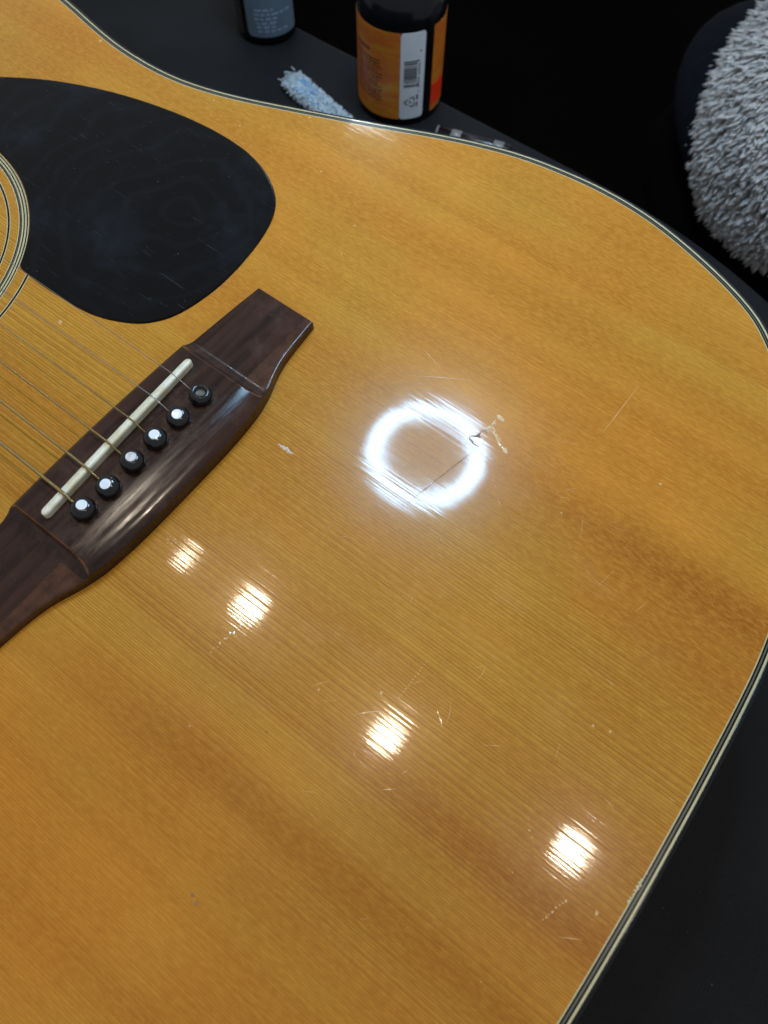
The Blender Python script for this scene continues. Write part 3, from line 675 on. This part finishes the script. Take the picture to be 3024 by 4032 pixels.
for z, a0, a1 in ((24.4, -22, 14), (21.6, -24, 40), (18.8, -23, 20), (16.0, -20, 18), (13.4, -20, 17), (10.8, -19, 30)):
    a = A2 + a0
    while a < A2 + a1:
        w = random.uniform(6, 15)
        for g_ in range(int(w / 2.6)): q.append((a + g_ * 2.6, a + g_ * 2.6 + 1.9, ZB + z - random.uniform(1.0, 1.35), ZB + z + random.uniform(-.1, .3), 0))
        a += w + 2.5
strokes('small_print', C2, R2, q, M_PALEINK, s2)

# ------------------------------------------------------------------ tufted things
def tufts(bases, dirs, lens, wid, droop=0.25, seg=4, curl=0.22):
    """many tapering yarn tufts in one vertex/face list (metres)"""
    V = []; F = []
    for b, d, L, w in zip(bases, dirs, lens, wid):
        d = d / np.linalg.norm(d); u = np.cross(d, (0.3, 0.2, 0.9)); u /= np.linalg.norm(u) + 1e-9; v = np.cross(d, u); i0 = len(V)
        side = u * rng.normal(0, curl) + v * rng.normal(0, curl); down = np.array([0, 0, -1.0])
        for s, rr in ((0.0, 0.75), (0.45, 1.0), (0.82, 0.62)):
            c = b + d * (L * s) + (down * droop + side) * (L * s * s)
            for k in range(seg):
                a = 2 * math.pi * k / seg; V.append(c + (u * math.cos(a) + v * math.sin(a)) * (w * rr * 0.5))
        V.append(b + d * L + (down * droop + side) * L)
        for r in range(2):
            for k in range(seg): F.append((i0 + r * seg + k, i0 + r * seg + (k + 1) % seg, i0 + (r + 1) * seg + (k + 1) % seg, i0 + (r + 1) * seg + k))
        for k in range(seg): F.append((i0 + 2 * seg + k, i0 + 2 * seg + (k + 1) % seg, i0 + 3 * seg))
    return V, F
def ellipsoid(c, ax, n=(48, 24), lump=0.0, seed=0):
    """lumpy ellipsoid; ax = three axis vectors (metres)"""
    V = []; F = []; rs = np.random.default_rng(seed); ph = rs.uniform(0, 6, 6)
    for j in range(n[1] + 1):
        th = math.pi * j / n[1]
        for i in range(n[0]):
            p = 2 * math.pi * i / n[0]; d = (math.sin(th) * math.cos(p), math.sin(th) * math.sin(p), math.cos(th))
            k = 1 + lump * (math.sin(3 * d[0] + ph[0]) + math.sin(4 * d[1] + ph[1]) + math.sin(3.5 * d[2] + ph[2])) / 3
            V.append(np.array(c) + k * (ax[0] * d[0] + ax[1] * d[1] + ax[2] * d[2]))
    for j in range(n[1]):
        for i in range(n[0]): F.append((j * n[0] + i, j * n[0] + (i + 1) % n[0], (j + 1) * n[0] + (i + 1) % n[0], (j + 1) * n[0] + i))
    return V, F
M_FLEECE = mottled('grey_sherpa_fleece', (0.47, 0.44, 0.42), (0.62, 0.59, 0.565), 55, 0.85, sheen=0.3)
M_FBASE = mottled('fleece_backing', (0.44, 0.435, 0.45), (0.50, 0.50, 0.52), 60, 0.9)
M_NAVY = mottled('navy_cloth', (0.0022, 0.0030, 0.0060), (0.004, 0.005, 0.009), 120, 0.9, spec=0.1)
M_BLUE = mottled('pale_blue_microfibre', (0.42, 0.50, 0.54), (0.52, 0.59, 0.63), 160, 0.8, sheen=0.3)
M_BLUEB = mottled('blue_cloth_core', (0.10, 0.22, 0.36), (0.14, 0.28, 0.42), 160, 0.9)
M_BLUED = mottled('blue_core', (0.03, 0.14, 0.45), (0.09, 0.26, 0.52), 160, 0.8)

# fleece roll over a black stool beyond the bench
FC = np.array([0.096, 0.490, -0.137]); fa = np.array([0.60, -0.80, 0.0]); fb_ = np.array([0.80, 0.60, 0.0]); fz = np.array([0, 0, 1.0])
stool = thing('stool', 'black padded stool under the grey fleece beyond the bench edge', 'stool', (0.13, 0.56, -0.79))
v, f = lathe([(0.12, -0.245), (0.15, -0.24), (0.158, -0.225), (0.15, -0.208), (0.12, -0.203)], 48, (0.13, 0.56, 0)); part('seat', v, f, M_FLOOR, stool, smooth=True)
for k in range(4):
    a = k * math.pi / 2 + 0.6; v, f = tube([(0.13 + 0.11 * math.cos(a), 0.56 + 0.11 * math.sin(a), -0.245), (0.13 + 0.15 * math.cos(a), 0.56 + 0.15 * math.sin(a), -0.79)], 0.012, 8); part('leg', v, f, M_FLOOR, stool)
J = thing('fleece_jacket', 'shaggy grey fleece with a dark navy outer cloth heaped at the right beyond the bench', 'fleece', (FC[0], FC[1], -0.21))
ax = (fa * 0.100, fb_ * 0.076, fz * 0.072)
v, f = ellipsoid(FC, ax, (48, 24), 0.10, 3); part('fleece_body', v, f, M_FBASE, J, smooth=True)
v, f = ellipsoid(FC + np.array([-0.020, 0.030, -0.024]), (fa * 0.125, fb_ * 0.082, fz * 0.050), (48, 24), 0.06, 5); part('navy_cloth', v, f, M_NAVY, J, smooth=True)
ev, _ = ellipsoid(FC, ax, (2, 2), 0.10, 3)
bases = []; dirs = []; lens = []; wid = []
left = -np.array(rt); down = np.array(dn)
ph = np.random.default_rng(3).uniform(0, 6, 6)
camn = np.array(CAM)
while len(bases) < 19000:
    d = rng.normal(size=3); d /= np.linalg.norm(d)
    k = 1 + 0.10 * (math.sin(3 * d[0] + ph[0]) + math.sin(4 * d[1] + ph[1]) + math.sin(3.5 * d[2] + ph[2])) / 3
    p = FC + k * (ax[0] * d[0] + ax[1] * d[1] + ax[2] * d[2])
    nn = ax[0] * d[0] / 0.104 ** 2 + ax[1] * d[1] / 0.076 ** 2 + ax[2] * d[2] / 0.072 ** 2; nn /= np.linalg.norm(nn)
    if nn[2] < -0.75: continue
    comb = left * 0.62 + down * 0.55
    comb = comb - nn * comb.dot(nn)
    bases.append(p - nn * 0.001); dirs.append(nn * 0.60 + comb * 0.95 + rng.normal(0, 0.15, 3)); lens.append(rng.uniform(0.008, 0.016)); wid.append(rng.uniform(0.0018, 0.0031))
v, f = tufts(bases, dirs, lens, wid, 0.05, 4, 0.12)
pile = part('pile', v, f, M_FLEECE, J, smooth=True, fixn=False); tag(pile, kind='stuff')

# strip of blue microfibre lying on the bench, folded double
CL = thing('microfibre_strip', 'fuzzy pale blue folded strip of cloth on the bench beside the orange labelled bottle', 'cloth', (-0.165, 0.273, ZB * MM))
a0 = np.array([-0.188, 0.2795, 0.0]); a1 = np.array([-0.105, 0.2590, 0.0]); dd = (a1 - a0) / np.linalg.norm(a1 - a0); pp = np.array([-dd[1], dd[0], 0])
zc = ZB * MM
bases = []; dirs = []; lens = []; wid = []
for s, rad in ((-1, 0.0029), (1, 0.0031)):
    path = [a0 + pp * s * 0.0032 + (a1 - a0) * t_ + np.array([0, 0, zc + rad + 0.001 + 0.0015 * math.sin(9 * t_)]) for t_ in np.linspace(0, 1, 14)]
    v, f = tube([tuple(p) for p in path], [rad * (0.55 if i in (0, 13) else 1) for i in range(14)], 10); part('core', v, f, M_BLUEB, CL, smooth=True)
    for _ in range(1500):
        t_ = rng.uniform(0, 1); an = rng.uniform(-0.4, math.pi + 0.4); nrm = pp * math.cos(an) + np.array([0, 0, 1]) * math.sin(an)
        p = a0 + pp * s * 0.0032 + (a1 - a0) * t_ + np.array([0, 0, zc + rad + 0.001]) + nrm * rad * 0.85
        bases.append(p); dirs.append(nrm + rng.normal(0, 0.45, 3)); lens.append(rng.uniform(0.0016, 0.0036)); wid.append(rng.uniform(0.0008, 0.0016))
    for _ in range(110):
        nrm = -dd + rng.normal(0, 0.5, 3); bases.append(a0 + pp * s * 0.0032 + np.array([0, 0, zc + rad + 0.001]) + rng.normal(0, 0.0018, 3)); dirs.append(nrm); lens.append(rng.uniform(0.003, 0.005)); wid.append(rng.uniform(0.0007, 0.0012))
for u0, u1, sd in ((0.14, 0.27, 0.0005), (0.32, 0.44, 0.003)):
    v, f = tube([tuple(a0 + (a1 - a0) * t_ + pp * sd + np.array([0, 0, zc + 0.0070])) for t_ in np.linspace(u0, u1, 6)], [0.0003, .0008, .0010, .0008, .0009, .0003], 8); part('blue_thread', v, f, M_BLUED, CL, smooth=True)
v, f = tufts(bases, dirs, lens, wid, 0.15); fz_ = part('fuzz', v, f, M_BLUE, CL, smooth=True, fixn=False); tag(fz_, kind='stuff')

# black rod with two grey bands behind the guitar
PN = thing('banded_rod', 'thin black rod with two grey bands lying along the guitar edge', 'pen', (-0.065, 0.307, ZB * MM))
p0 = np.array([-0.0885, 0.2975, zc + 0.0041]); p1 = np.array([-0.0425, 0.3115, zc + 0.0041]); ax_ = (p1 - p0)
M_ROD = glossy('black_rod', (0.004, 0.004, 0.005), 0.2, 0.35); M_BAND = glossy('grey_band', (0.16, 0.155, 0.15), 0.3)
rodp = [(0.0, .0018), (0.015, .0032), (0.03, .0040), (0.97, .0040), (0.985, .0036), (1.0, .0024)]
v, f = tube([tuple(p0 + ax_ * s) for s, r in rodp], [r for s, r in rodp], 20); part('rod_body', v, f, M_ROD, PN, smooth=True)
for s0, s1 in ((0.0, 0.035), (0.20, 0.34), (0.76, 0.90)):
    v, f = tube([tuple(p0 + ax_ * s) for s in (s0, s0 + .01, s1 - .01, s1)], [.0039 if s0 else .0022, .0043, .0043, .0039], 20); part('grey_band', v, f, M_BAND, PN, smooth=True)

# lint on the bench
V = []; F = []
for _ in range(150):
    x, y = rng.uniform(-300, 380), rng.uniform(-80, 326); s = rng.uniform(0.12, 0.5); a = rng.uniform(0, 6.3); b = len(V)
    for k, (ux, uy) in enumerate(((1, 0), (0, .6), (-1, 0), (0, -.6))):
        V.append(((x + s * (ux * math.cos(a) - uy * math.sin(a))) * MM, (y + s * (ux * math.sin(a) + uy * math.cos(a))) * MM, (ZB + 0.05 + (0.25 * s if k % 2 else 0)) * MM))
    V.append((x * MM, y * MM, (ZB + 0.05 + s * 0.5) * MM)); F += [(b, b + 1, b + 4), (b + 1, b + 2, b + 4), (b + 2, b + 3, b + 4), (b + 3, b, b + 4)]
lint = part('lint', V, F, mottled('grey_lint', (0.07, 0.07, 0.075), (0.12, 0.115, 0.11), 300, 0.9), bt, fixn=False); tag(lint, kind='stuff')

# ------------------------------------------------------------------ lamps (seen only as reflections in the lacquer)
def emitter(name, col, strength):
    g = NT(name); o = g.obj(); f = g.noise(o, 40, 2)
    g.set(color=(0.8, 0.8, 0.8), rough=0.5, emit=g.mix(f, col, tuple(c * 0.98 for c in col)), emits=strength); return g.mat
def ring_mat():
    g = NT('cool_ring_diffuser'); x, y, z = g.sep(g.obj())
    r = g.math('SQRT', g.math('ADD', g.math('POWER', g.math('SUBTRACT', x, -0.048), 2.0), g.math('POWER', g.math('SUBTRACT', y, 0.260), 2.0)))
    u = g.math('DIVIDE', g.math('SUBTRACT', r, 0.0492), 0.0126)                # -1..1 across the tube behind the diffuser
    w = g.math('POWER', g.math('MAXIMUM', g.math('SUBTRACT', 1.0, g.math('MULTIPLY', u, u)), 0.0), 2.0)
    g.set(color=(0.8, 0.8, 0.8), emit=(0.40, 0.69, 1.0), emits=g.math('ADD', g.math('MULTIPLY', w, RING_L), 3.0)); return g.mat
M_RINGL = ring_mat()
M_BULB = emitter('warm_bulb_glass', (1.0, 0.86, 0.68), BULB_L)
M_LAMP = glossy('lamp_housing', (0.05, 0.05, 0.055), 0.4)
LZ = 0.42; LC = (-0.048, 0.260)
ring = thing('ring_lamp', 'round white ring lamp on an arm above the far side of the guitar', 'lamp', (LC[0], LC[1], LZ))
ro, ri = 0.0618, 0.0366; ns = 96
V = []; F = []
prof = [(ri, 0.0), (ri + 0.004, -0.003), ((ri + ro) / 2, -0.006), (ro - 0.004, -0.003), (ro, 0.0)]
for r, z in prof:
    for k in range(ns): a = 2 * math.pi * k / ns; V.append((LC[0] + r * math.cos(a), LC[1] + r * math.sin(a), LZ + z))
for i in range(len(prof) - 1):
    for k in range(ns): F.append((i * ns + k, i * ns + (k + 1) % ns, (i + 1) * ns + (k + 1) % ns, (i + 1) * ns + k))
part('diffuser', V, F, M_RINGL, ring, smooth=True, fixn=False)
V = []; F = []
prof = [(ri - 0.003, -0.001), (ri - 0.003, 0.025), (ro + 0.003, 0.025), (ro + 0.003, -0.001), (ro, 0.001), (ri, 0.001)]
for r, z in prof:
    for k in range(ns): a = 2 * math.pi * k / ns; V.append((LC[0] + r * math.cos(a), LC[1] + r * math.sin(a), LZ + z))
for i in range(len(prof)):
    for k in range(ns): F.append((i * ns + k, i * ns + (k + 1) % ns, ((i + 1) % len(prof)) * ns + (k + 1) % ns, ((i + 1) % len(prof)) * ns + k))
part('housing', V, F, M_LAMP, ring)
v, f = tube([(LC[0] - 0.045, LC[1] + 0.035, LZ + 0.02), (LC[0] - 0.16, LC[1] + 0.16, LZ + 0.22), (LC[0] - 0.30, LC[1] + 0.50, LZ + 0.9), (LC[0] - 0.30, LC[1] + 0.50, 2.2)], 0.008, 10); part('arm', v, f, M_LAMP, ring)
BZ = 1.50
places = ((-0.645, 0.203, 'leftmost'), (-0.441, 0.204, 'second'), (-0.010, 0.163, 'third'), (0.430, 0.213, 'rightmost'))
for x, y, w in places:
    L = thing('ceiling_lamp', '%s warm globe lamp in the row on the ceiling above the guitar' % w, 'lamp', (x, y, BZ + 0.13), 'warm lamps in a row on the ceiling')
    br = 0.019 if w == 'leftmost' else 0.035
    v, f = lathe([(br * math.sin(t_) + 1e-4, -br * math.cos(t_)) for t_ in np.linspace(0.02, math.pi - 0.35, 20)], 32, (x, y, BZ)); part('bulb', v, f, M_BULB, L, smooth=True)
    v, f = lathe([(0.014, br * 0.85), (0.020, 0.07), (0.045, 0.115), (0.05, 0.128)], 24, (x, y, BZ)); part('socket', v, f, M_LAMP, L)

# second cool work light further back: it glints on the waist binding and in the scoops of the bridge
TL = thing('task_lamp', 'small square cool task lamp on a stalk beyond the waist of the guitar', 'lamp', (-0.62, 0.934, 0.74))
tc = Vector((-0.62, 0.934, 0.74)); tn = (Vector((-0.03, 0.1, 0)) - tc).normalized(); tu = tn.cross(Vector((0, 0, 1))).normalized(); tv = tu.cross(tn)
V = [tc + tu * a * 0.046 + tv * b * 0.010 + tn * 0.004 for a, b in ((-1, -1), (1, -1), (1, 1), (-1, 1))]
part('lamp_panel', V, [(0, 1, 2, 3)], emitter('cool_task_panel', (0.70, 0.86, 1.0), 30.0), TL, fixn=False)
V = [tc + tu * a * 0.056 + tv * b * 0.019 - tn * c for c in (0.0, 0.03) for a, b in ((-1, -1), (1, -1), (1, 1), (-1, 1))]
part('lamp_head', V, [(0, 1, 2, 3), (4, 7, 6, 5), (0, 4, 5, 1), (1, 5, 6, 2), (2, 6, 7, 3), (3, 7, 4, 0)], M_LAMP, TL)
v, f = tube([tuple(tc - tn * 0.03), (-0.75, 1.15, 1.0), (-0.75, 1.2, 2.2)], 0.008, 8); part('stalk', v, f, M_LAMP, TL)
